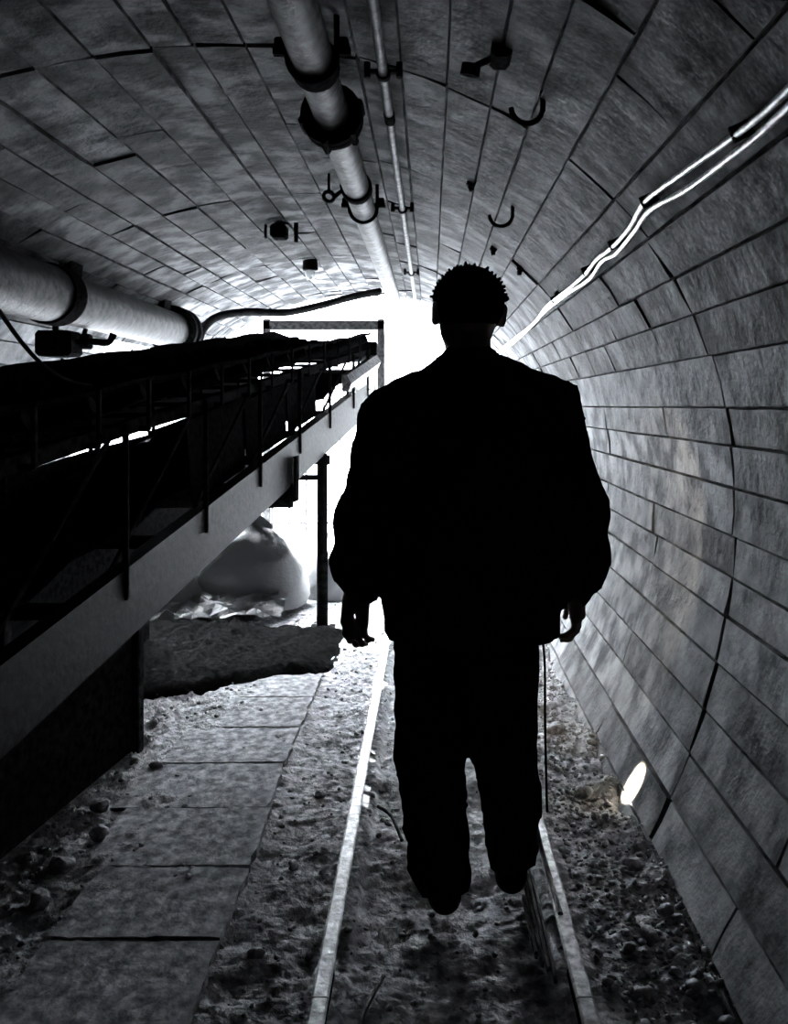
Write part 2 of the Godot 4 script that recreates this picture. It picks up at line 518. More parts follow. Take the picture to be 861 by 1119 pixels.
func floor_and_track() -> void:
	var xs := PackedFloat32Array(); var ds := PackedFloat32Array()
	var x := -2.72
	while x < 0.95:
		xs.append(x)
		x += 0.045 if x < -1.5 else 0.016
	xs.append(0.95)
	var d := -BACK
	while d < MOUTH:
		ds.append(d)
		d += 0.5 if d < 0.99 else (0.014 if d < 3.2 else (0.022 if d < 5.0 else 0.06))
	ds.append(MOUTH)
	var v := PackedVector3Array(); var idx := PackedInt32Array()
	var w := xs.size()
	for j in ds.size():
		for i in w:
			v.append(Vector3(xs[i], ground(xs[i], ds[j]), -ds[j]))
	for j in ds.size() - 1:
		for i in w - 1:
			var a := j * w + i
			idx.append_array([a, a + w, a + w + 1, a, a + w + 1, a + 1])
	# a solid bed below
	var fl := put("floor", indexed(v, idx), M.dirt)
	structure(fl)
	var bed := Mb.new()
	bed.box(Vector3(-0.9, -0.4, (BACK - MOUTH) / 2), Vector3(4.6, 0.4, BACK + MOUTH))
	obj("bed", bed, M.joint, fl)
	# paving slabs beside the track
	var joints := [1.15, 1.52, 1.88, 2.233, 2.585, 2.958, 3.323, 3.70, 4.08, 4.42]
	for k in joints.size() - 1:
		var b := Mb.new()
		var x1 := -0.56 + rng.randf_range(-0.012, 0.012); var x0: float = x1 - 0.44 - rng.randf_range(0, 0.1)
		var d0: float = joints[k] + 0.006; var d1: float = joints[k + 1] - 0.008
		var ty := rng.randf_range(-0.0015, 0.0015); var tx := rng.randf_range(-0.012, 0.012)
		var nxx := 16; var nyy := 8
		var P := []
		for j in nyy + 1:
			var row := PackedVector3Array()
			for i in nxx + 1:
				var px := lerpf(x0, x1, float(i) / nxx); var pd := lerpf(d0, d1, float(j) / nyy)
				var er := 0.004 * nf.get_noise_2d(px * 2000, pd * 2000)
				if i == 0 or i == nxx:
					px += 0.012 * nf.get_noise_2d(pd * 1500, k * 40.0)
				if j == 0 or j == nyy:
					pd += 0.007 * nf.get_noise_2d(px * 1500, k * 40.0)
				row.append(Vector3(px, -0.008 + ty * (j - 4) * 0.5 + tx * (px + 0.9) + er, -pd))
			P.append(row)
		for j in nyy:
			for i in nxx:
				b.quad(P[j][i], P[j][i + 1], P[j + 1][i + 1], P[j + 1][i])
		var dn := Vector3(0, -0.06, 0)
		for i in nxx:
			b.quad(P[0][i] + dn, P[0][i + 1] + dn, P[0][i + 1], P[0][i])
			b.quad(P[nyy][i + 1] + dn, P[nyy][i] + dn, P[nyy][i], P[nyy][i + 1])
		for j in nyy:
			b.quad(P[j + 1][0] + dn, P[j][0] + dn, P[j][0], P[j + 1][0])
			b.quad(P[j][nxx] + dn, P[j + 1][nxx] + dn, P[j + 1][nxx], P[j][nxx])
		obj("slab", b, M.slab, fl)
	# two light rails
	var rails := [[-0.257, "light worn rail left of the person, bright along its top"], [0.36, "light worn rail right of the person, beside the rubble bank"]]
	for r in rails:
		var rx: float = r[0]
		var t := thing("rail", r[1], "rail", Vector3(rx, 0, -1), "narrow gauge rails")
		var prof := PackedVector2Array([Vector2(-0.036, -0.062), Vector2(0.036, -0.062), Vector2(0.036, -0.056), Vector2(0.005, -0.05), Vector2(0.005, -0.02), Vector2(0.019, -0.015), Vector2(0.020, -0.003), Vector2(0.015, 0.0), Vector2(-0.015, 0.0), Vector2(-0.020, -0.003), Vector2(-0.019, -0.015), Vector2(-0.005, -0.02), Vector2(-0.005, -0.05), Vector2(-0.036, -0.056)])
		for seg in [[0.3, 1.98], [1.984, 5.98], [5.984, 8.75]]:
			var b := Mb.new()
			var n := int((seg[1] - seg[0]) / 0.25) + 1
			for i in n:
				var a0: float = lerpf(seg[0], seg[1], float(i) / n); var a1: float = lerpf(seg[0], seg[1], float(i + 1) / n)
				var o0 := 0.004 * nz.get_noise_2d(a0 * 120, rx * 900); var o1 := 0.004 * nz.get_noise_2d(a1 * 120, rx * 900)
				b.prism(prof, Vector3(o0, 0.012, 1 - a0), Vector3(o1, 0.012, 1 - a1))
			obj("rail_bar", b, M.rail, t)
		for sd in [-1, 1]:
			var b := Mb.new()
			b.bar(Vector3(sd * 0.013, -0.024, 1 - 1.84), Vector3(sd * 0.013, -0.024, 1 - 2.12), 0.012, 0.024)
			obj("fishplate", b, M.iron, t)
	# sleepers, half buried
	for k in 15:
		var sd := 0.75 + 0.52 * k
		var nth := ["first", "second", "third", "fourth", "fifth", "sixth", "seventh", "eighth", "ninth", "tenth", "eleventh", "twelfth"]
		var lab: String = "half-buried wooden sleeper, %s one beyond the person" % nth[clampi(k - 4, 0, 11)]
		if k == 3:
			lab = "half-buried wooden sleeper right behind the person's boots"
		elif k == 2:
			lab = "half-buried wooden sleeper nearest to the bottom edge of the picture"
		elif k < 2:
			lab = "half-buried wooden sleeper just below the picture's bottom edge" if k == 1 else "half-buried wooden sleeper right under the viewer"
		var b := Mb.new()
		var tw := rng.randf_range(-0.015, 0.015)
		b.bar(Vector3(-0.40, -0.094, -sd - tw), Vector3(0.50, -0.094, -sd + tw), 0.13 + rng.randf() * 0.02, 0.07, Vector3.UP, 0.012)
		tag(obj("railway_sleeper", b, M.wood), lab, "sleeper", "sleepers under the rails")

func outdoors() -> void:
	var b := Mb.new()
	b.box(Vector3(0, -0.35, -MOUTH - 40), Vector3(120, 0.2, 80), 0.01)
	structure(obj("ground_outside", b, M.outside))
	b = Mb.new()
	b.box(Vector3(-22.7, -0.31, -SIDE - 1.2), Vector3(40, 0.2, 3.0), 0.01)
	structure(obj("ground_yard", b, M.outside))
	# added slope that blocks the low sky and steepens the light falloff
	var hv := PackedVector3Array(); var hi := PackedInt32Array()
	for j in 41:
		for i in 61:
			var a := PI * i / 60.0; var q := 7.0 + 36.0 * j / 40.0
			var x := -1.0 + cos(a) * q; var z := -SIDE - 1.0 - sin(a) * q
			hv.append(Vector3(x, -0.4 + maxf(0.0, (q - 8.0) * 0.5) + minf(q - 7.0, 5.0) * 0.35 * nz.get_noise_2d(x * 12, z * 12), z))
	for j in 40:
		for i in 60:
			var a := j * 61 + i
			hi.append_array([a, a + 1, a + 62, a, a + 62, a + 61])
	structure(put("added_hillside", indexed(hv, hi), M.added_hill))
	var t := thing("bar_fence", "faint upright bar fence standing in daylight outside the tunnel mouth", "fence", Vector3(-1.6, -0.25, -11.0))
	for i in 12:
		var m := Mb.new()
		m.tube(Vector3(-1.1 + 0.22 * i, 0, 0), Vector3(-1.1 + 0.22 * i, 1.9, 0), 0.017, 0.017, 8)
		obj("bar", m, M.iron, t)
	for y in [0.12, 1.85]:
		var m := Mb.new()
		m.bar(Vector3(-1.2, y, 0), Vector3(1.42, y, 0), 0.03, 0.03)
		obj("rail_bar", m, M.iron, t)
	for k in 3:
		var g := thing("grass_tuft", ["small grass tuft at the foot of the bar fence outside, left one", "small grass tuft at the foot of the bar fence outside, middle one", "small grass tuft at the foot of the bar fence outside, right one"][k], "grass", Vector3(-1.75 + 0.28 * k, -0.25, -10.8), "grass by the fence")
		for j in 9:
			var m := Mb.new()
			var a := rng.randf() * TAU; var lean := rng.randf_range(0.02, 0.1)
			m.tube(Vector3(cos(a) * 0.03, 0, sin(a) * 0.03), Vector3(cos(a) * lean, rng.randf_range(0.08, 0.16), sin(a) * lean), 0.006, 0.001, 4)
			obj("blade", m, M.grass, g)
	# steel frame standing in the tunnel mouth
	var f := thing("gate_frame", "dark steel goalpost frame standing in the bright tunnel mouth", "frame", Vector3(-1.06, -0.05, -8.5))
	for sx in [-0.57, 0.57]:
		var m := Mb.new()
		m.bar(Vector3(sx, 0, 0), Vector3(sx, 2.30, 0), 0.07, 0.06, Vector3.BACK)
		obj("post", m, M.steel, f)
	var m2 := Mb.new()
	m2.bar(Vector3(-0.6, 2.24, 0.0), Vector3(0.6, 2.24, 0.0), 0.06, 0.09)
	obj("crossbar", m2, M.steel, f)

func bx(d: float) -> float: return -0.70 + 0.14 * (d - 5.45)
func by(d: float) -> float: return 1.32 + 0.19 * (d - 5.45)          # top of the side beams
func ty(d: float) -> float: return 1.70 + 0.13 * (d - 5.45)          # belt
const CW := 0.78

func conveyor() -> void:
	var t := thing("belt_conveyor", "dark inclined belt conveyor along the left wall, rising towards the daylight", "conveyor", Vector3(-1.2, 0, -4.0))
	var o := -t.position
	for sx in [0.0, -CW]:
		var m := Mb.new()
		var a := Vector3(bx(1.6) + sx, by(1.6) - 0.12, -1.6) + o; var b := Vector3(bx(6.75) + sx, by(6.75) - 0.12, -6.75) + o
		m.prism(PackedVector2Array([Vector2(-0.03, -0.12), Vector2(0.03, -0.12), Vector2(0.03, -0.105), Vector2(-0.018, -0.1), Vector2(-0.018, 0.1), Vector2(0.03, 0.105), Vector2(0.03, 0.12), Vector2(-0.03, 0.12)]) if sx < 0.0 else PackedVector2Array([Vector2(-0.03, -0.12), Vector2(0.03, -0.12), Vector2(0.03, 0.12), Vector2(-0.03, 0.12), Vector2(-0.03, 0.105), Vector2(0.018, 0.1), Vector2(0.018, -0.1), Vector2(-0.03, -0.105)]), a, b)
		obj("side_beam", m, M.beam, t)
	var stations := [2.2, 2.88, 3.55, 4.22, 4.89, 5.56, 6.23, 6.72]
	for k in stations.size():
		var d: float = stations[k]
		for sx in [0.03, -CW - 0.03]:
			var m := Mb.new()
			m.bar(Vector3(bx(d) + sx, by(d) - 0.1, -d) + o, Vector3(bx(d) + sx, ty(d) - 0.04, -d) + o, 0.02, 0.02, Vector3.BACK)
			obj("stanchion", m, M.steel, t)
		if k < stations.size() - 1:
			var e: float = stations[k + 1]
			var m := Mb.new()
			m.bar(Vector3(bx(d) - 0.02, by(d), -d) + o, Vector3(bx(e) - 0.02, ty(e) - 0.08, -e) + o, 0.012, 0.022)
			obj("brace", m, M.steel, t)
			var c := Mb.new()
			c.bar(Vector3(bx(d), by(d) - 0.14, -d) + o, Vector3(bx(d) - CW, by(d) - 0.14, -d) + o, 0.05, 0.05)
			obj("cross_member", c, M.steel, t)
	for sx in [0.0, -CW]:                                     # upper rails that carry the idlers
		var m := Mb.new()
		m.bar(Vector3(bx(1.7) + sx, ty(1.7) - 0.06, -1.7) + o, Vector3(bx(6.9) + sx, ty(6.9) - 0.06, -6.9) + o, 0.04, 0.05)
		obj("upper_rail", m, M.steel, t)
	# the troughed belt
	var belt := Mb.new()
	var prof := [Vector2(0.03, 0.10), Vector2(-0.2, 0.02), Vector2(-CW + 0.2, 0.02), Vector2(-CW - 0.03, 0.10)]
	var n := 40
	for i in n:
		var d0 := lerpf(1.6, 7.0, float(i) / n); var d1 := lerpf(1.6, 7.0, float(i + 1) / n)
		for j in 3:
			var q := []
			for dd in [d0, d1]:
				for jj in [j, j + 1]:
					var p: Vector2 = prof[jj]
					q.append(Vector3(bx(dd) + p.x, ty(dd) + p.y + 0.006 * sin(dd * 9), -dd) + o)
			var dn := Vector3(0, -0.014, 0)
			belt.quad(q[1], q[0], q[2], q[3])
			belt.quad(q[0] + dn, q[1] + dn, q[3] + dn, q[2] + dn)
			if j == 0:
				belt.quad(q[0] + dn, q[2] + dn, q[2], q[0])
			if j == 2:
				belt.quad(q[3] + dn, q[1] + dn, q[1], q[3])
	obj("belt", belt, M.rubber, t)
	# idlers: three rollers on a bracket
	var d := 2.0
	while d < 6.95:
		var br := Mb.new()
		br.bar(Vector3(bx(d) + 0.05, ty(d) - 0.075, -d) + o, Vector3(bx(d) - CW - 0.05, ty(d) - 0.075, -d) + o, 0.03, 0.02)
		for sx in [0.05, -CW - 0.05]:
			br.bar(Vector3(bx(d) + sx, ty(d) - 0.08, -d) + o, Vector3(bx(d) + sx, ty(d) + 0.10, -d) + o, 0.012, 0.022, Vector3.BACK)
		var bo := obj("idler_bracket", br, M.steel, t)
		for seg in [[0.03, 0.055, -0.19, -0.025], [-0.21, -0.03, -CW + 0.21, -0.03], [-CW + 0.19, -0.025, -CW - 0.03, 0.055]]:
			var ro := Mb.new()
			ro.tube(Vector3(bx(d) + seg[0], ty(d) + seg[1], -d) + o, Vector3(bx(d) + seg[2], ty(d) + seg[3], -d) + o, 0.03, 0.03, 10)
			obj("roller", ro, M.steel, bo)
		d += 0.335
	# head pulley and return strand
	var hp := Mb.new()
	hp.tube(Vector3(bx(6.98) + 0.05, ty(6.98) - 0.07, -6.98) + o, Vector3(bx(6.98) - CW - 0.05, ty(6.98) - 0.07, -6.98) + o, 0.085, 0.085, 16)
	obj("head_pulley", hp, M.steel, t)
	var rs := Mb.new()
	for i in 24:
		var d0 := lerpf(1.7, 6.95, i / 24.0); var d1 := lerpf(1.7, 6.95, (i + 1) / 24.0)
		var sag0 := 0.06 + 0.02 * sin(d0 * 9.4); var sag1 := 0.06 + 0.02 * sin(d1 * 9.4)
		rs.bar(Vector3(bx(d0) - CW / 2, by(d0) + sag0, -d0) + o, Vector3(bx(d1) - CW / 2, by(d1) + sag1, -d1) + o, CW - 0.16, 0.014)
	obj("return_belt", rs, M.rubber, t)
	# sheets that close the far side, with a slit between the lower and the upper row
	for k in stations.size() - 1:
		var d0: float = stations[k] - 0.005; var d1: float = stations[k + 1] + 0.005
		var s0 := 1.12 + 0.125 * (d0 - 3.855); var s1 := 1.12 + 0.125 * (d1 - 3.855)
		var X0 := bx(d0) - CW - 0.06; var X1 := bx(d1) - CW - 0.06
		for row in 2:
			var m := Mb.new()
			var gap: float = [0.0, 0.0, 0.0, 0.006, 0.010, 0.0, 0.0][k]; var gap1: float = [0.0, 0.0, 0.006, 0.028, 0.0, 0.0, 0.0][k]
			if row == 1:
				gap -= 0.002; gap1 -= 0.002
			var lo0 := (0.0 if d0 < 4.3 else (0.55 if d0 < 5.3 else 0.75)) if row == 0 else s0 + gap; var hi0 := s0 - gap if row == 0 else ty(d0) + 0.05
			var lo1 := (0.0 if d0 < 4.3 else (0.55 if d0 < 5.3 else 0.75)) if row == 0 else s1 + gap1; var hi1 := s1 - gap1 if row == 0 else ty(d1) + 0.05
			var a := Vector3(X0, lo0, -d0) + o; var b := Vector3(X1, lo1, -d1) + o; var c := Vector3(X1, hi1, -d1) + o; var e := Vector3(X0, hi0, -d0) + o
			var w := Vector3(0.004, 0, 0)
			m.quad(a + w, b + w, c + w, e + w); m.quad(b - w, a - w, e - w, c - w)
			m.quad(e + w, c + w, c - w, e - w); m.quad(a - w, b - w, b + w, a + w); m.quad(a - w, a + w, e + w, e - w); m.quad(b + w, b - w, c - w, c + w)
			obj("side_sheet", m, M.skirt, t)
	for seg in [[3.57, 4.2], [4.24, 4.87], [4.91, 5.5]]:            # and two that close the near side above the beam
		var m := Mb.new()
		m.bar(Vector3(bx(seg[0]) - 0.05, (by(seg[0]) + ty(seg[0])) / 2 - 0.06, -seg[0]) + o, Vector3(bx(seg[1]) - 0.05, (by(seg[1]) + ty(seg[1])) / 2 - 0.06, -seg[1]) + o, 0.006, ty(seg[0]) - by(seg[0]) - 0.14)
		obj("side_sheet", m, M.skirt, t)
	# legs of the near half with sheets added between them to darken the floor
	for d0 in [1.5, 3.45]:
		for sx in [-0.22, -CW + 0.02]:
			var m := Mb.new()
			m.bar(Vector3(bx(d0) + sx, -0.06, -d0) + o, Vector3(bx(d0) + sx, by(d0) - 0.2, -d0) + o, 0.06, 0.06, Vector3.BACK)
			obj("leg", m, M.steel, t)
	for seg in [[1.53, 2.46], [2.48, 3.42]]:
		var m := Mb.new()
		var a := Vector3(bx(seg[0]) - 0.22, 0.0, -seg[0]) + o; var b := Vector3(bx(seg[1]) - 0.22, 0.0, -seg[1]) + o
		var ha := Vector3(0, by(seg[0]) - 0.2, 0); var hb := Vector3(0, by(seg[1]) - 0.2, 0)
		var w := Vector3(0.004, 0, 0)
		m.quad(a + w, b + w, b + hb + w, a + ha + w); m.quad(b - w, a - w, a + ha - w, b + hb - w)
		m.quad(a + ha + w, b + hb + w, b + hb - w, a + ha - w); m.quad(a - w, a + w, a + ha + w, a + ha - w); m.quad(b + w, b - w, b + hb - w, b + hb + w)
		obj("added_skirt", m, M.skirt, t)
	# return roller box under the right beam
	var rb := Mb.new()
	var c0 := Vector3(bx(4.75) - 0.0, by(4.75) - 0.3, -4.75) + o
	rb.tube(c0 + Vector3(0.03, 0, 0), c0 + Vector3(-CW, 0, 0), 0.07, 0.07, 14)
	rb.bar(c0 + Vector3(0.05, 0.22, 0), c0 + Vector3(0.05, -0.03, 0), 0.02, 0.1, Vector3.BACK)
	obj("return_roller", rb, M.steel, t)
	# pale chute plates at the head
	var cp := Mb.new()
	cp.prism(PackedVector2Array([Vector2(-0.02, -0.06), Vector2(0.02, -0.06), Vector2(0.05, 0.0), Vector2(0.02, 0.06), Vector2(-0.02, 0.06)]), Vector3(bx(6.0) + 0.02, by(6.0) + 0.12, -6.0) + o, Vector3(bx(6.95) + 0.04, by(6.95) + 0.14, -6.95) + o)
	obj("scraper_trough", cp, M.pale, t)
	# the post that carries the far half
	var p := thing("support_post", "round dark post holding up the conveyor, standing beside the sacks", "post", Vector3(-0.69, -0.05, -5.45))
	var m3 := Mb.new()
	m3.tube(Vector3.ZERO, Vector3(0, 1.13, 0), 0.036, 0.034, 14)
	obj("tube", m3, M.steel, p)
	m3 = Mb.new()
	m3.tube(Vector3(0, 1.06, 0), Vector3(0, 1.12, 0), 0.05, 0.05, 14)
	obj("collar", m3, M.steel, p)
	m3 = Mb.new()
	m3.bar(Vector3(-0.02, 0.98, 0), Vector3(-0.2, 0.98, 0.05), 0.03, 0.035)
	m3.bar(Vector3(-0.19, 0.95, 0.05), Vector3(-0.19, 1.14, 0.05), 0.02, 0.03, Vector3.BACK)
	obj("bracket", m3, M.steel, p)
	m3 = Mb.new()
	m3.box(Vector3(0, 0.01, 0), Vector3(0.16, 0.02, 0.16))
	obj("base_plate", m3, M.steel, p)

func pipes() -> void:
	# the main pipe under the crown
	var t := thing("ceiling_pipe", "pale main pipe with dark flanges hung under the tunnel crown", "pipe", Vector3(-0.336, 2.38, 0))
	for seg in [[-BACK + 0.05, 2.90], [2.94, MOUTH + 0.3]]:
		var m := Mb.new()
		m.tube(Vector3(0, 0, -seg[0]), Vector3(0, 0, -seg[1]), 0.06, 0.06, 20)
		obj("pipe_section", m, M.pipe, t)
	for d in [2.92]:
		var m := Mb.new()
		m.ring(Vector3(0, 0, -d + 0.02), Vector3.FORWARD, 0.055, 0.105, 0.032, 24)
		m.ring(Vector3(0, 0, -d - 0.02), Vector3.FORWARD, 0.055, 0.105, 0.032, 24)
		var fl := obj("flange", m, M.iron, t)
		for i in 6:
			var b := Mb.new()
			var c := Vector3(cos(TAU * i / 6 + 0.3), sin(TAU * i / 6 + 0.3), 0) * 0.1
			b.tube(c + Vector3(0, 0, -d + 0.06), c + Vector3(0, 0, -d - 0.06), 0.014, 0.014, 6)
			obj("bolt", b, M.iron, fl)
	for d in [2.47, 3.87]:
		var m := Mb.new()
		m.ring(Vector3(0, 0, -d), Vector3.FORWARD, 0.055, 0.072, 0.06, 20)
		obj("collar", m, M.iron, t)
	for d in [2.42, 4.28]:                               # U-clamps up to the crown
		var m := Mb.new()
		var pts := []
		for i in 13:
			var a := PI + PI * i / 12.0
			pts.append(Vector3(cos(a) * 0.07, sin(a) * 0.07, -d))
		pts.push_front(Vector3(-0.07, 0.13, -d)); pts.append(Vector3(0.07, 0.13, -d))
		m.path(PackedVector3Array(pts), 0.009, 8)
		m.bar(Vector3(-0.11, 0.015, -d), Vector3(0.11, 0.015, -d), 0.03, 0.02)
		m.box(Vector3(-0.09, 0.03, -d), Vector3(0.03, 0.04, 0.04)); m.box(Vector3(0.09, 0.03, -d), Vector3(0.03, 0.04, 0.04))
		obj("clamp", m, M.iron, t)
	# the thin pipe beside it
	t = thing("conduit", "thin pale conduit running along the crown beside the main pipe", "pipe", Vector3(-0.145, 2.415, 0))
	for seg in [[-BACK + 0.05, 3.02], [3.04, MOUTH]]:
		var m := Mb.new()
		m.tube(Vector3(0, 0, -seg[0]), Vector3(0, 0, -seg[1]), 0.0155, 0.0155, 12)
		obj("pipe_section", m, M.pipe, t)
	var cp := Mb.new()
	cp.tube(Vector3(0, 0, -2.99), Vector3(0, 0, -3.07), 0.02, 0.02, 12)
	obj("coupling", cp, M.iron, t)
	for d in [2.63, 4.45, 6.6]:
		var m := Mb.new()
		m.ring(Vector3(0, 0, -d), Vector3.FORWARD, 0.016, 0.023, 0.025, 14)
		m.bar(Vector3(-0.055, 0.006, -d), Vector3(0.055, 0.006, -d), 0.025, 0.012)
		for sx in [-0.05, 0.05]:
			m.tube(Vector3(sx, -0.012, -d), Vector3(sx, 0.035, -d), 0.01, 0.01, 8)
		obj("clamp", m, M.iron, t)
	# the wide duct at the left
	t = thing("ventilation_duct", "wide grey duct hung along the upper left of the vault", "duct", Vector3(-2.0, 1.975, 0))
	for seg in [[-BACK + 0.05, 4.55, 0.15], [4.55, 6.75, 0.138]]:
		var m := Mb.new()
		m.tube(Vector3(0, 0, -seg[0]), Vector3(0, 0, -seg[1]), seg[2], seg[2], 28)
		obj("duct_section", m, M.duct, t)
	for r in [[4.5, 0.162, 0.14], [6.62, 0.19, 0.05], [6.76, 0.19, 0.05], [2.6, 0.162, 0.08]]:
		var m := Mb.new()
		m.ring(Vector3(0, 0, -r[0]), Vector3.FORWARD, 0.14, r[1], r[2], 28)
		obj("flange", m, M.iron, t)
	for d in [4.75, 6.4]:
		var m := Mb.new()
		m.bar(Vector3(0.0, 0.14, -d), Vector3(0.02, 0.31, -d), 0.05, 0.16, Vector3.BACK)
		m.bar(Vector3(0.02, 0.27, -d), Vector3(0.25, 0.36, -d - 0.05), 0.05, 0.04)
		obj("hanger", m, M.iron, t)
	# the valve under it
	t = thing("valve_box", "dark valve box with a stub handle fixed under the wide duct", "valve", Vector3(-2.18, 1.75, -5.0))
	var vb := Mb.new()
	vb.box(Vector3(0, 0, 0), Vector3(0.21, 0.15, 0.16), 0.02)
	for i in 3:
		vb.box(Vector3(-0.07 + 0.07 * i, 0, 0.085), Vector3(0.02, 0.14, 0.02))
	obj("body", vb, M.iron, t)
	vb = Mb.new()
	vb.tube(Vector3(-0.02, 0.07, 0), Vector3(-0.02, 0.16, 0), 0.018, 0.018, 10)
	obj("neck", vb, M.iron, t)
	vb = Mb.new()
	vb.path(spline([Vector3(0.1, 0.01, 0), Vector3(0.2, 0.015, 0), Vector3(0.29, 0.01, 0), Vector3(0.32, 0.06, 0)], 4), 0.02, 10)
	vb.ring(Vector3(0.16, 0.014, 0), Vector3.RIGHT, 0.01, 0.045, 0.05, 14)
	obj("outlet", vb, M.iron, t)
	vb = Mb.new()
	vb.bar(Vector3(0.14, 0.03, 0), Vector3(0.17, 0.14, 0), 0.02, 0.03, Vector3.BACK)
	obj("handle", vb, M.iron, t)
	# hose from the duct's end up to the crown
	vb = Mb.new()
	vb.path(spline([Vector3(-1.93, 1.83, -7.0), Vector3(-1.88, 2.02, -7.05), Vector3(-1.77, 2.13, -7.1), Vector3(-1.55, 2.18, -7.2), Vector3(-1.28, 2.19, -7.35), Vector3(-1.04, 2.26, -7.55), Vector3(-0.74, 2.37, -7.75), Vector3(-0.47, 2.455, -7.95)], 6), 0.034, 12)
	tag(obj("hose", vb, M.rubber), "thick black hose curving from the duct up to the crown", "hose")
	vb = Mb.new()
	vb.path(spline([Vector3(-0.66, 2.28, -8.0), Vector3(-0.6, 2.36, -8.0), Vector3(-0.42, 2.45, -8.0), Vector3(-0.2, 2.47, -8.0), Vector3(0.0, 2.46, -8.0), Vector3(0.1, 2.40, -8.0)], 6), 0.006, 6)
	tag(obj("wire", vb, M.iron), "thin loose wire arching under the crown near the tunnel mouth", "wire")
	# cord hanging over the near end of the conveyor
	vb = Mb.new()
	vb.path(spline([Vector3(-1.80, 2.05, -3.1), Vector3(-1.62, 1.86, -3.02), Vector3(-1.51, 1.71, -3.0), Vector3(-1.43, 1.60, -3.0), Vector3(-1.35, 1.52, -3.0), Vector3(-1.27, 1.475, -3.0), Vector3(-1.19, 1.455, -3.0)], 6), 0.008, 8)
	tag(obj("cord", vb, M.cord), "grey cord drooping from the duct onto the conveyor belt", "cord")
	# two pale cables along the right shoulder of the vault
	var up := [[0.6, 2.00, 0.4], [0.64, 1.985, 1.1], [0.665, 1.973, 1.58], [0.653, 1.988, 2.06], [0.644, 1.998, 2.40], [0.661, 1.979, 2.66], [0.668, 1.97, 2.95], [0.666, 1.973, 3.22], [0.674, 1.962, 3.5], [0.676, 1.96, 3.93], [0.674, 1.963, 4.67], [0.691, 1.941, 5.4], [0.69, 1.94, 6.8], [0.69, 1.94, 8.7]]
	var low := [[0.62, 1.98, 0.4], [0.66, 1.965, 1.1], [0.681, 1.954, 1.62], [0.68, 1.955, 1.87], [0.676, 1.96, 2.13], [0.662, 1.977, 2.42], [0.674, 1.963, 2.66], [0.684, 1.95, 2.96], [0.677, 1.958, 3.17], [0.691, 1.941, 3.51], [0.685, 1.949, 4.03], [0.684, 1.95, 4.82], [0.694, 1.937, 5.47], [0.704, 1.92, 6.9], [0.704, 1.92, 8.7]]
	for c in [[up, "upper of two pale cables strung along the right wall"], [low, "lower of two pale cables strung along the right wall"]]:
		var pts := []
		for q in c[0]:
			pts.append(Vector3(q[0] - 0.035, q[1] - 0.03, -q[2]))
		vb = Mb.new()
		vb.path(spline(pts, 7), 0.0085, 8)
		tag(obj("cable", vb, M.cable), c[1], "cable", "cables on the right wall")
	var clips := [[0.675, 1.965, 1.75, "nearest the picture's right edge"], [0.655, 1.985, 2.42, "at the kink by the heavy ring joint"], [0.676, 1.962, 2.95, "third from the viewer"], [0.68, 1.957, 3.5, "fourth from the viewer"], [0.682, 1.952, 4.4, "closest to the person's head"]]
	for q in clips:
		vb = Mb.new()
		vb.bar(Vector3(q[0] - 0.055, q[1] - 0.02, -q[2]), Vector3(q[0] + 0.01, q[1] + 0.01, -q[2]), 0.012, 0.034, Vector3(0.6, -0.8, 0))
		tag(obj("cable_clip", vb, M.iron), "small dark clip on the two pale cables, " + str(q[3]), "clip", "clips of the pale cables")

func vault_frame(at: Vector3) -> Basis:                 # y axis points inward from the lining
	var inward := (Vector3(-0.6, 1.1, at.z) - at).normalized()
	return Basis(inward.cross(Vector3.FORWARD).normalized(), inward, Vector3.BACK)

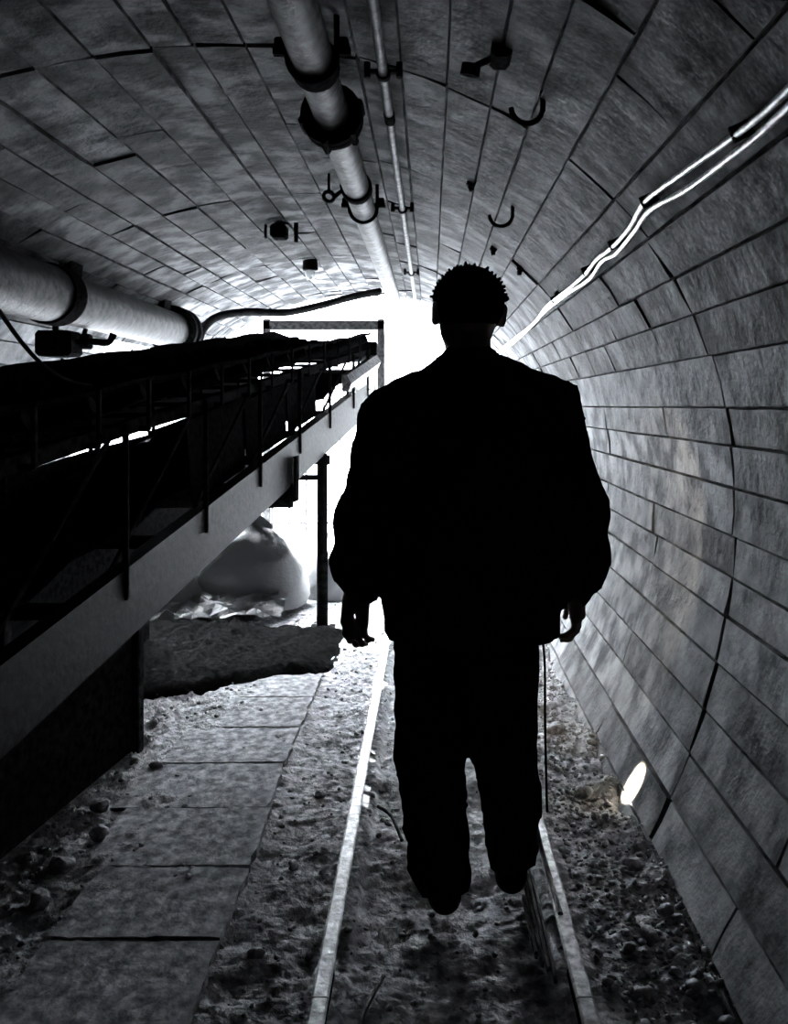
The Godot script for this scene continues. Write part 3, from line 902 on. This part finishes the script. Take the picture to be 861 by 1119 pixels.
func fittings() -> void:
	# J-hooks
	for h in [[Vector3(0.354, 2.258, -3.654), 0.05, "dark iron hook sticking from the vault just right of the person's head"], [Vector3(0.32, 2.285, -2.417), 0.045, "dark iron hook near the heavy ring joint at the upper right"]]:
		var t := thing("ceiling_hook", h[2], "hook", h[0], "hooks in the vault")
		var m := Mb.new()
		var r: float = h[1]
		var pts := [Vector3(0, 0.04, 0), Vector3(0, -0.03, 0)]
		for i in 9:
			var a := -PI * 0.05 - PI * 0.95 * i / 8.0
			pts.append(Vector3(-r + cos(a) * r, -0.05 + sin(a) * r, 0))
		m.path(PackedVector3Array(pts), 0.0085, 8)
		obj("hook_rod", m, M.iron, t)
		m = Mb.new()
		m.tube(Vector3(0, 0.045, 0), Vector3(0, 0.0, 0), 0.022, 0.018, 10)
		obj("anchor", m, M.iron, t)
	# bracket with an arm
	var t := thing("ceiling_bracket", "dark iron bracket with a knobbed arm on the upper vault", "bracket", Vector3(0.19, 2.34, -2.29))
	var m := Mb.new()
	m.box(Vector3(0, 0, 0), Vector3(0.055, 0.06, 0.09), 0.012)
	obj("plate", m, M.iron, t)
	m = Mb.new()
	m.tube(Vector3(-0.01, -0.01, 0), Vector3(-0.07, -0.015, -0.06), 0.011, 0.009, 8)
	obj("arm", m, M.iron, t)
	m = Mb.new()
	m.ring(Vector3(-0.078, -0.02, -0.07), Vector3(0.2, 1, 0.2), 0.008, 0.027, 0.03, 14)
	obj("knob", m, M.iron, t)
	# small box on the left of the crown
	t = thing("junction_box", "small dark junction box with a bent strap left of the main pipe", "box", Vector3(-0.93, 2.46, -5.25))
	m = Mb.new()
	m.box(Vector3(0, 0, 0), Vector3(0.1, 0.085, 0.09), 0.015)
	obj("body", m, M.iron, t)
	m = Mb.new()
	m.bar(Vector3(-0.085, 0.06, 0), Vector3(-0.085, -0.04, 0), 0.012, 0.03, Vector3.BACK)
	m.bar(Vector3(-0.13, 0.065, 0), Vector3(0.06, 0.05, 0), 0.02, 0.012)
	obj("strap", m, M.iron, t)
	m = Mb.new()
	m.tube(Vector3(0.1, 0.06, -0.02), Vector3(0.1, -0.06, -0.02), 0.015, 0.012, 8)
	obj("cable_gland", m, M.iron, t)
	# unlit lamp
	t = thing("ceiling_lamp", "small unlit lamp with a clear glass on the vault above the conveyor", "lamp", Vector3(-0.93, 2.485, -6.6))
	m = Mb.new()
	m.tube(Vector3(0, 0.05, 0), Vector3(0, -0.045, 0), 0.055, 0.06, 16)
	obj("base", m, M.iron, t)
	var sp := SphereMesh.new()
	sp.radius = 0.042; sp.height = 0.1; sp.radial_segments = 16; sp.rings = 8
	put("glass_bulb", sp, M.glass, t).position = Vector3(0, -0.075, 0)
	# anchor stubs left in the concrete
	var spots := [[Vector3(0.177, 2.364, -3.652), "dark anchor stub in the vault between conduit and hook"], [Vector3(0.349, 2.262, -4.632), "dark anchor stub in the vault close above the person's hair"], [Vector3(0.495, 2.148, -4.607), "dark slanting anchor stub in the vault right of the person's hair"], [Vector3(0.664, 1.975, -4.35), "dark anchor stub in the vault next to the pale cables"]]
	for q in spots:
		var at: Vector3 = q[0]
		var bs := vault_frame(at)
		m = Mb.new()
		m.tube(bs.y * -0.02 , bs.y * 0.03 + bs.x * 0.012, 0.022, 0.019, 8)
		m.tube(bs.y * 0.03 + bs.x * 0.012, bs.y * 0.045 + bs.x * 0.03, 0.012, 0.012, 8)
		var o := obj("anchor_stub", m, M.iron)
		o.position = at
		tag(o, q[1], "anchor", "anchor stubs in the vault")
	# shackle beside the main pipe
	m = Mb.new()
	m.ring(Vector3.ZERO, Vector3(0.3, 0.2, 1), 0.018, 0.034, 0.016, 14)
	m.bar(Vector3(0.03, 0.0, 0), Vector3(0.09, 0.05, 0), 0.016, 0.02)
	m.tube(Vector3(0, 0.03, 0), Vector3(0, 0.13, 0), 0.007, 0.007, 6)
	var sh := obj("shackle", m, M.iron)
	sh.position = Vector3(-0.5, 2.42, -4.2)
	tag(sh, "dark ring shackle hanging left of the main pipe's clamp", "shackle")

func blob(called: String, parent: Node, at: Vector3, s: Vector3, mat: Material, sd: float, fold := 0.12, flat_base := 0.35) -> MeshInstance3D:
	var v := PackedVector3Array(); var idx := PackedInt32Array()
	var nu := 40; var nv := 24
	for j in nv + 1:
		var th := PI * j / nv
		for i in nu + 1:
			var ph := TAU * i / nu
			var p := Vector3(sin(th) * cos(ph), cos(th), sin(th) * sin(ph))
			var q := Vector3(sin(th) * cos(TAU * (i % nu) / nu), cos(th), sin(th) * sin(TAU * (i % nu) / nu))
			var r := 1.0 + fold * nf.get_noise_3d(q.x * 60 + sd, q.y * 60, q.z * 60) + fold * 0.5 * absf(nf.get_noise_3d(q.x * 170 + sd, q.y * 90, q.z * 170))
			p *= r
			p = Vector3(signf(p.x) * pow(absf(p.x), 0.8), p.y, signf(p.z) * pow(absf(p.z), 0.8)) * s
			p.y = maxf(p.y, -s.y * flat_base)
			v.append(p)
	for j in nv:
		for i in nu:
			var a := j * (nu + 1) + i
			idx.append_array([a, a + 1, a + nu + 2, a, a + nu + 2, a + nu + 1])
	var o := put(called, indexed(v, idx), mat, parent)
	o.position = at
	return o

func sacks() -> void:
	var t := thing("sack", "large bulging pale sack under the conveyor, gathered at its top", "sack", Vector3(-1.28, 0.12, -5.95), "sacks under the conveyor")
	var o := blob("bag", t, Vector3.ZERO, Vector3(0.42, 0.42, 0.3), M.sack, 3.0)
	o.rotation.z = 0.12
	var m := Mb.new()
	m.prism(PackedVector2Array([Vector2(-0.1, -0.02), Vector2(0.1, -0.02), Vector2(0.13, 0.03), Vector2(-0.1, 0.04)]), Vector3(-0.06, 0.34, 0.02), Vector3(0.08, 0.5, -0.05), Vector3.BACK)
	obj("gathered_neck", m, M.sack, t)
	t = thing("sack", "flattened pale sack lying left of the large bulging one", "sack", Vector3(-1.86, 0.04, -5.72), "sacks under the conveyor")
	blob("bag", t, Vector3.ZERO, Vector3(0.34, 0.32, 0.2), M.sack, 31.0, 0.2)
	t = thing("sack", "small slumped sack between the large sack and the conveyor post", "sack", Vector3(-0.80, 0.03, -6.4), "sacks under the conveyor")
	blob("bag", t, Vector3.ZERO, Vector3(0.2, 0.24, 0.2), M.sack, 57.0)
	var sheet := thing("tarpaulin", "folded pale tarpaulin edge lying before the sacks", "tarpaulin", Vector3(-1.40, 0.02, -5.5))
	m = Mb.new()
	var P := []
	for j in 9:
		var row := PackedVector3Array()
		for i in 17:
			var x := -0.45 + 0.9 * i / 16.0; var z := 0.12 - 0.3 * j / 8.0
			row.append(Vector3(x, 0.03 + 0.09 * j / 8.0 + 0.05 * nf.get_noise_2d(x * 400, z * 500), z + 0.05 * nf.get_noise_2d(x * 200, 7)))
		P.append(row)
	for j in 8:
		for i in 16:
			m.quad(P[j][i], P[j][i + 1], P[j + 1][i + 1], P[j + 1][i])
			var dn := Vector3(0, -0.006, 0)
			m.quad(P[j + 1][i] + dn, P[j + 1][i + 1] + dn, P[j][i + 1] + dn, P[j][i] + dn)
	obj("sheet", m, M.sack, sheet)

func hand(bones: Array, at: Vector3, side: float, turned := 0.0) -> void:          # hanging, half curled; the palm faces the thigh
	var k := side
	var own := []
	own.append([Vector3.ZERO + Vector3(0, 0.1, 0), Vector3.ZERO + Vector3(0, 0.0, -0.005), 0.028, 0.034])
	own.append([Vector3.ZERO + Vector3(0, 0.0, 0.022), Vector3.ZERO + Vector3(k * 0.006, -0.055, 0.026), 0.022, 0.018])
	own.append([Vector3.ZERO + Vector3(0, 0.0, -0.022), Vector3.ZERO + Vector3(k * 0.006, -0.06, -0.03), 0.022, 0.018])
	var len := [0.042, 0.047, 0.044, 0.034]
	for i in 4:
		var z := -0.034 + 0.022 * i
		var a := Vector3.ZERO + Vector3(k * 0.004, -0.055, z)
		var b: Vector3 = a + Vector3(-k * 0.004, -len[i], -0.004)
		var c: Vector3 = b + Vector3(-k * 0.020, -len[i] * 0.55, 0.0)
		var e: Vector3 = c + Vector3(-k * 0.018, -0.004, 0.002)
		own.append([a, b, 0.0105, 0.0092]); own.append([b, c, 0.0092, 0.0085]); own.append([c, e, 0.0085, 0.0075])
	var th := Vector3.ZERO + Vector3(-k * 0.008, -0.005, -0.035)
	own.append([th, th + Vector3(-k * 0.022, -0.035, -0.018), 0.014, 0.0105])
	own.append([th + Vector3(-k * 0.022, -0.035, -0.018), th + Vector3(-k * 0.030, -0.07, -0.012), 0.0105, 0.0085])
	var B := Basis(Vector3.UP, turned)
	for o in own:
		bones.append([at + B * (o[0] as Vector3), at + B * (o[1] as Vector3), o[2], o[3]])

func person() -> void:
	var t := thing("person", "person in a dark bulky jacket and dark trousers walking away between the rails", "person", Vector3(0.11, -0.005, -2.37))
	var turn := Basis(Vector3.UP, 0.3)                  # the head is turned a little to the left
	var hc := Vector3(-0.002, 1.645, -0.015)
	# body: one continuous figure (head and hands show, the rest is under the clothes)
	var bones := []
	bones.append([Vector3(0, 1.58, -0.01), Vector3(0, 1.44, 0.0), 0.055, 0.065])
	bones.append([Vector3(-0.09, 1.36, 0), Vector3(-0.09, 0.98, 0), 0.09, 0.09])
	bones.append([Vector3(0.09, 1.36, 0), Vector3(0.09, 0.98, 0), 0.09, 0.09])
	bones.append([Vector3(-0.2, 1.39, 0), Vector3(0.2, 1.4, 0), 0.055, 0.055])
	bones.append([Vector3(-0.21, 1.38, 0), Vector3(-0.285, 1.08, 0.02), 0.05, 0.042])
	bones.append([Vector3(-0.285, 1.08, 0.02), Vector3(-0.308, 0.88, -0.02), 0.042, 0.03])
	bones.append([Vector3(0.21, 1.39, 0), Vector3(0.295, 1.09, 0.02), 0.05, 0.042])
	bones.append([Vector3(0.295, 1.09, 0.02), Vector3(0.305, 0.90, -0.02), 0.042, 0.03])
	bones.append([Vector3(-0.1, 0.95, 0), Vector3(-0.11, 0.5, 0.0), 0.085, 0.06])
	bones.append([Vector3(-0.11, 0.5, 0.0), Vector3(-0.075, 0.12, 0.0), 0.055, 0.04])
	bones.append([Vector3(0.09, 0.95, 0), Vector3(0.095, 0.5, -0.04), 0.085, 0.06])
	bones.append([Vector3(0.095, 0.5, -0.04), Vector3(0.122, 0.14, -0.08), 0.055, 0.04])
	var bm := put("body", body_mesh(bones, 0.016, 0.04), M.skin, t)
	# head
	var hb := []
	hb.append([hc + Vector3(0, 0.03, 0.01), hc + Vector3(0, 0.02, -0.012), 0.094, 0.09])
	hb.append([hc + turn * Vector3(0, -0.02, -0.03), hc + turn * Vector3(0, -0.085, -0.062), 0.066, 0.036])
	hb.append([hc + turn * Vector3(-0.035, -0.045, -0.02), hc + turn * Vector3(-0.02, -0.08, -0.055), 0.04, 0.03])
	hb.append([hc + turn * Vector3(0.035, -0.045, -0.02), hc + turn * Vector3(0.02, -0.08, -0.055), 0.04, 0.03])
	hb.append([hc + turn * Vector3(0, 0.0, -0.095), hc + turn * Vector3(0, -0.034, -0.118), 0.011, 0.016])
	hb.append([hc + turn * Vector3(-0.02, -0.066, -0.088), hc + turn * Vector3(0.02, -0.066, -0.088), 0.009, 0.009])
	hb.append([hc + turn * Vector3(-0.045, 0.02, -0.083), hc + turn * Vector3(0.045, 0.02, -0.083), 0.012, 0.012])
	for s in [-1.0, 1.0]:
		hb.append([hc + turn * Vector3(s * 0.096, 0.022, 0.012), hc + turn * Vector3(s * 0.099, -0.018, 0.002), 0.016, 0.011])
	hb.append([Vector3(0, 1.62, -0.01), Vector3(0, 1.5, 0.005), 0.056, 0.062])
	put("head", body_mesh(hb, 0.006, 0.018), M.skin, bm)
	for s in [-1.0, 1.0]:
		var sp := SphereMesh.new()
		sp.radius = 0.012; sp.height = 0.024
		put("eye", sp, M.eye, bm).position = hc + turn * Vector3(s * 0.033, 0.0, -0.088)
		var hn := []
		hand(hn, Vector3(-0.318, 0.845, -0.02) if s < 0 else Vector3(0.298, 0.862, -0.02), s, 1.0 if s < 0 else -0.35)
		put("hand", body_mesh(hn, 0.0045, 0.007), M.skin, bm)
	# hair: a close cap with short stiff tufts
	var hh := []
	hh.append([hc + Vector3(0, 0.040, 0.018), hc + Vector3(0, 0.03, -0.004), 0.098, 0.096])
	hh.append([hc + Vector3(0, 0.0, 0.035), hc + Vector3(0, -0.045, 0.04), 0.072, 0.056])
	var hr := put("hair", body_mesh(hh, 0.008, 0.03, 1.618, 0.006), M.hair, t)
	var tf := Mb.new()
	for i in 150:
		var y := 1.0 - 0.85 * (i + 0.5) / 150.0
		var a := i * 2.39996
		var r := sqrt(1 - y * y)
		var dir := Vector3(r * cos(a), y, r * sin(a))
		var lean := (dir + Vector3(rng.randf_range(-0.3, 0.3), rng.randf_range(0.0, 0.3), rng.randf_range(-0.3, 0.3))).normalized()
		var c := hc + Vector3(0, 0.038, 0.008)
		tf.tube(c + dir * 0.086, c + dir * 0.096 + lean * rng.randf_range(0.006, 0.017), 0.013, 0.003, 5)
	obj("tufts", tf, M.hair, hr)
	# jacket
	var j := []
	j.append([Vector3(-0.115, 1.34, 0), Vector3(-0.10, 0.74, 0), 0.135, 0.135])
	j.append([Vector3(0.115, 1.35, 0), Vector3(0.115, 0.74, 0), 0.135, 0.135])
	j.append([Vector3(0, 1.32, 0.03), Vector3(0, 0.74, 0.03), 0.135, 0.135])
	j.append([Vector3(-0.2, 1.325, 0), Vector3(0.2, 1.365, 0), 0.088, 0.085])
	j.append([Vector3(-0.02, 1.465, 0.0), Vector3(-0.21, 1.375, 0), 0.08, 0.068])
	j.append([Vector3(0.02, 1.475, 0.0), Vector3(0.235, 1.415, 0), 0.085, 0.05])
	j.append([Vector3(0.225, 1.44, 0.0), Vector3(0.275, 1.436, 0), 0.014, 0.014])
	j.append([Vector3(-0.005, 1.495, 0.0), Vector3(0, 1.45, 0.0), 0.074, 0.09])
	j.append([Vector3(-0.222, 1.345, 0), Vector3(-0.283, 1.07, 0.02), 0.088, 0.083])
	j.append([Vector3(-0.283, 1.07, 0.02), Vector3(-0.308, 0.955, -0.01), 0.083, 0.076])
	j.append([Vector3(-0.308, 0.955, -0.01), Vector3(-0.303, 0.88, -0.03), 0.07, 0.048])
	j.append([Vector3(0.225, 1.36, 0), Vector3(0.29, 1.10, 0.02), 0.09, 0.086])
	j.append([Vector3(0.29, 1.10, 0.02), Vector3(0.305, 0.96, -0.01), 0.086, 0.082])
	j.append([Vector3(0.305, 0.96, -0.01), Vector3(0.298, 0.875, -0.03), 0.074, 0.052])
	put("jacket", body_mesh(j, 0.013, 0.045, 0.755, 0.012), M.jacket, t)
	# trousers
	var q := []
	q.append([Vector3(-0.095, 0.9, 0), Vector3(-0.112, 0.45, 0.0), 0.118, 0.097])
	q.append([Vector3(-0.112, 0.45, 0.0), Vector3(-0.085, 0.13, 0.005), 0.097, 0.082])
	q.append([Vector3(-0.085, 0.13, 0.005), Vector3(-0.072, 0.08, 0.005), 0.080, 0.078])
	q.append([Vector3(0.085, 0.9, 0), Vector3(0.09, 0.47, -0.04), 0.112, 0.098])
	q.append([Vector3(0.09, 0.47, -0.04), Vector3(0.122, 0.27, -0.06), 0.095, 0.082])
	q.append([Vector3(0.122, 0.27, -0.06), Vector3(0.124, 0.11, -0.09), 0.080, 0.073])
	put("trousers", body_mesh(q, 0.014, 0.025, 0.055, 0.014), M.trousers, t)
	for s in [[Vector3(-0.07, 0, 0.01), -0.1], [Vector3(0.122, 0, -0.09), 0.14]]:
		var f: Vector3 = s[0]
		var dir := Basis(Vector3.UP, -s[1]) * Vector3.FORWARD
		var sh := [[f + Vector3(0, 0.13, 0.005), f + Vector3(0, 0.05, 0.01), 0.05, 0.044], [f + Vector3(0, 0.042, 0.02), f + Vector3(0, 0.036, 0) + dir * 0.2, 0.041, 0.036], [f + Vector3(0, 0.07, 0) + dir * 0.02, f + Vector3(0, 0.04, 0) + dir * 0.16, 0.045, 0.037]]
		put("boot", body_mesh(sh, 0.008, 0.02, 0.0), M.boot, t)
	# lamp on the forehead: its narrow beam falls on the foot of the right wall
	var lamp := thing("headlamp", "small headlamp strapped on the walking person's forehead", "lamp", Vector3(0.11, 1.685, -2.385) + turn * Vector3(0, 0, -0.135))
	var aim := Vector3(0.70, 0.105, -2.99)
	var ld := (aim - lamp.position).normalized()
	var m := Mb.new()
	m.tube(Vector3.ZERO - ld * 0.012, ld * 0.022, 0.024, 0.026, 16)
	obj("housing", m, M.iron, lamp)
	m = Mb.new()
	m.tube(ld * 0.0225, ld * 0.0245, 0.021, 0.021, 16)
	obj("lens", m, M.lens, lamp)
	m = Mb.new()
	var loop := []
	for i in 33:
		var a := TAU * i / 32
		loop.append(Vector3(0.11, 1.685, -2.385) + turn * Vector3(sin(a) * 0.099, 0.0, 0.008 - cos(a) * 0.122) - lamp.position)
	m.path(PackedVector3Array(loop), 0.006, 6)
	obj("strap", m, M.rubber, lamp)
	for L in [[aim, 1.9, 75.0, 0.35], [Vector3(0.93, 0.62, -3.85), 26.0, 0.12, 0.3]]:
		var sl := SpotLight3D.new()
		sl.light_color = Color(1.0, 0.93, 0.82)
		sl.light_energy = L[2]
		sl.spot_angle = L[1]
		sl.spot_angle_attenuation = L[3]
		sl.spot_range = 20.0; sl.spot_attenuation = 2.0
		sl.light_size = 0.006
		sl.shadow_enabled = true
		lamp.add_child(sl)
		sl.position = ld * 0.027
		sl.look_at_from_position(lamp.position + ld * 0.027, L[0], Vector3.UP)
	# thin cord hanging from under the jacket
	m = Mb.new()
	m.path(spline([Vector3(0.30, 0.80, -2.37), Vector3(0.315, 0.70, -2.35), Vector3(0.317, 0.5, -2.345), Vector3(0.322, 0.27, -2.345)], 5), 0.0035, 6)
	tag(obj("hanging_cord", m, M.iron), "thin dark cord dangling from the jacket beside the right trouser leg", "cord")

func rock_mesh(sd: int) -> ArrayMesh:
	var sp := SphereMesh.new()
	sp.radius = 1.0; sp.height = 2.0; sp.radial_segments = 7; sp.rings = 4
	var st := sp.get_mesh_arrays()
	var v: PackedVector3Array = st[Mesh.ARRAY_VERTEX]
	for i in v.size():
		var p := v[i]
		v[i] = p * (0.85 + 0.5 * nf.get_noise_3d(p.x * 30 + sd * 11, p.y * 30, p.z * 30)) * Vector3(1.15, 0.7, 0.95)
	return indexed(v, st[Mesh.ARRAY_INDEX])

func debris() -> void:
	var rocks := [rock_mesh(1), rock_mesh(2), rock_mesh(3)]
	# loose gravel: nobody could count it
	for kind in 2:
		var mm := MultiMesh.new()
		mm.transform_format = MultiMesh.TRANSFORM_3D
		mm.mesh = rocks[kind]
		var list := []
		for i in 5200:
			var d := 1.2 + 5.5 * pow(rng.randf(), 1.6)
			var x: float
			var u := rng.randf()
			if u < 0.6:
				x = rng.randf_range(0.42, 0.86)
			elif u < 0.8:
				x = rng.randf_range(-1.75, -1.15)
			elif u < 0.93:
				x = rng.randf_range(-0.52, 0.4)
			else:
				x = rng.randf_range(-1.1, -0.55)
			var r := 0.004 + 0.011 * pow(rng.randf(), 2.5)
			if u < 0.8 and rng.randf() < 0.06:
				r *= 1.9
			var b := Basis.from_euler(Vector3(rng.randf() * 0.8, rng.randf() * TAU, rng.randf() * 0.8)).scaled(Vector3(r, r * 0.8, r))
			if absf(x + 0.257) < 0.035 or absf(x - 0.36) < 0.035:
				continue
			list.append(Transform3D(b, Vector3(x, ground(x, d) + r * 0.2, -d)))
		mm.instance_count = list.size()
		for i in list.size():
			mm.set_instance_transform(i, list[i])
		var mi := MultiMeshInstance3D.new()
		mi.multimesh = mm; mi.material_override = M.stone
		mi.name = ["rubble", "gravel"][kind]
		add_child(mi)
		mi.set_meta("kind", "stuff")
		tag(mi, ["loose rubble crumbs along the foot of the right wall", "fine gravel strewn over the dirt floor"][kind], ["rubble", "gravel"][kind])
	# ore riding on the belt, and muck blackened to paint the shade before the sacks
	var mo := MultiMesh.new()
	mo.transform_format = MultiMesh.TRANSFORM_3D
	mo.mesh = rocks[2]
	mo.instance_count = 260
	for i in 260:
		var d := rng.randf_range(2.0, 6.3)
		var x := bx(d) - CW / 2 + rng.randf_range(-0.26, 0.26)
		var r := rng.randf_range(0.02, 0.055)
		mo.set_instance_transform(i, Transform3D(Basis.from_euler(Vector3(rng.randf() * 3, rng.randf() * 6, 0)).scaled(Vector3(r, r, r)), Vector3(x, ty(d) + 0.03 + r * 0.4, -d)))
	var mi2 := MultiMeshInstance3D.new()
	mi2.multimesh = mo; mi2.material_override = M.coal_and_shade; mi2.name = "ore_load"
	add_child(mi2)
	mi2.set_meta("kind", "stuff")
	tag(mi2, "dark lumpy ore riding on the conveyor belt", "ore")
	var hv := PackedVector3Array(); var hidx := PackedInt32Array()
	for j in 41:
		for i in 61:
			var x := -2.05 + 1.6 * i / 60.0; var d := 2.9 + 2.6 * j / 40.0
			var e := minf(1 - smoothstep(-0.75, -0.45, x), smoothstep(4.25 + 0.8 * (x + 0.86), 4.55 + 0.8 * (x + 0.86), d) * (1 - smoothstep(5.25, 5.5, d)))  # near edge drawn along the shade below the conveyor
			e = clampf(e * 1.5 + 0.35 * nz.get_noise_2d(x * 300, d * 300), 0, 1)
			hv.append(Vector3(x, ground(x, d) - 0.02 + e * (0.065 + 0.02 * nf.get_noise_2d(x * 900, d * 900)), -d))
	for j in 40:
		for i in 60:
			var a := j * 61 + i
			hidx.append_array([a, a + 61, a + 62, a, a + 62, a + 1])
	tag(put("muck_shade", indexed(hv, hidx), M.coal_and_shade), "low dark spread of muck and painted shade on the floor before the sacks", "muck").set_meta("kind", "stuff")
	# larger stones
	var order := ["nearest the viewer", "second from the viewer", "third from the viewer", "fourth from the viewer", "fifth from the viewer", "farthest of its row"]
	var heaps := [["left of the paving slabs", [[-1.18, 2.25, 0.03], [-1.10, 2.4, 0.04], [-1.12, 2.58, 0.045], [-1.08, 2.78, 0.04], [-1.14, 2.95, 0.035], [-1.06, 3.3, 0.035]]], ["on the bank by the right wall", [[0.52, 2.05, 0.03], [0.58, 2.25, 0.035], [0.62, 2.6, 0.04], [0.56, 3.1, 0.04], [0.55, 3.7, 0.05]]], ["between the slabs and the left rail", [[-0.45, 2.2, 0.025], [-0.42, 2.62, 0.022], [-0.40, 3.1, 0.025]]]]
	for h in heaps:
		for i in h[1].size():
			var q: Array = h[1][i]
			var o := put("loose_stone", rocks[i % 3], M.stone)
			o.position = Vector3(q[0], ground(q[0], q[1]) + q[2] * 0.25, -q[1])
			o.scale = Vector3.ONE * q[2]
			o.rotation.y = i * 1.7
			tag(o, "loose grey stone %s, %s" % [h[0], order[5] if i == h[1].size() - 1 else order[i]], "stone", "loose stones " + h[0])
	# splintered board by the right rail
	var t := thing("broken_board", "splintered pale board lying along the right rail", "board", Vector3(0.305, -0.02, -2.35))
	for i in 4:
		var m := Mb.new()
		var l := [0.5, 0.42, 0.33, 0.25][i] as float
		m.bar(Vector3(-0.012 * i, 0.012 + 0.003 * (i % 2), 0.28 - 0.03 * i), Vector3(-0.012 * i - 0.004, 0.016, 0.28 - 0.03 * i - l), 0.009, 0.02, Vector3.UP, 0.002)
		obj("splinter", m, M.dead_wood, t)
	var m := Mb.new()
	m.path(spline([Vector3(0.325, 0.10, -2.62), Vector3(0.338, 0.045, -2.58), Vector3(0.347, 0.02, -2.45), Vector3(0.352, 0.016, -2.3)], 4), 0.008, 6)
	tag(obj("twig", m, M.dead_wood), "forked pale twig leaning on the right rail by the boot", "twig")
	m = Mb.new()
	m.path(spline([Vector3(-0.165, 0.0, -1.82), Vector3(-0.15, 0.012, -1.93), Vector3(-0.112, 0.01, -2.06)], 4), 0.005, 6)
	tag(obj("stick", m, M.dead_wood), "straight pale stick on the ground between the rails", "stick")
	m = Mb.new()
	m.path(spline([Vector3(-0.18, 0.0, -2.95), Vector3(-0.13, 0.015, -2.85), Vector3(-0.09, 0.0, -2.72)], 4), 0.006, 6)
	tag(obj("stick", m, M.wood), "dark bent stick lying behind the left rail by the boot", "stick")
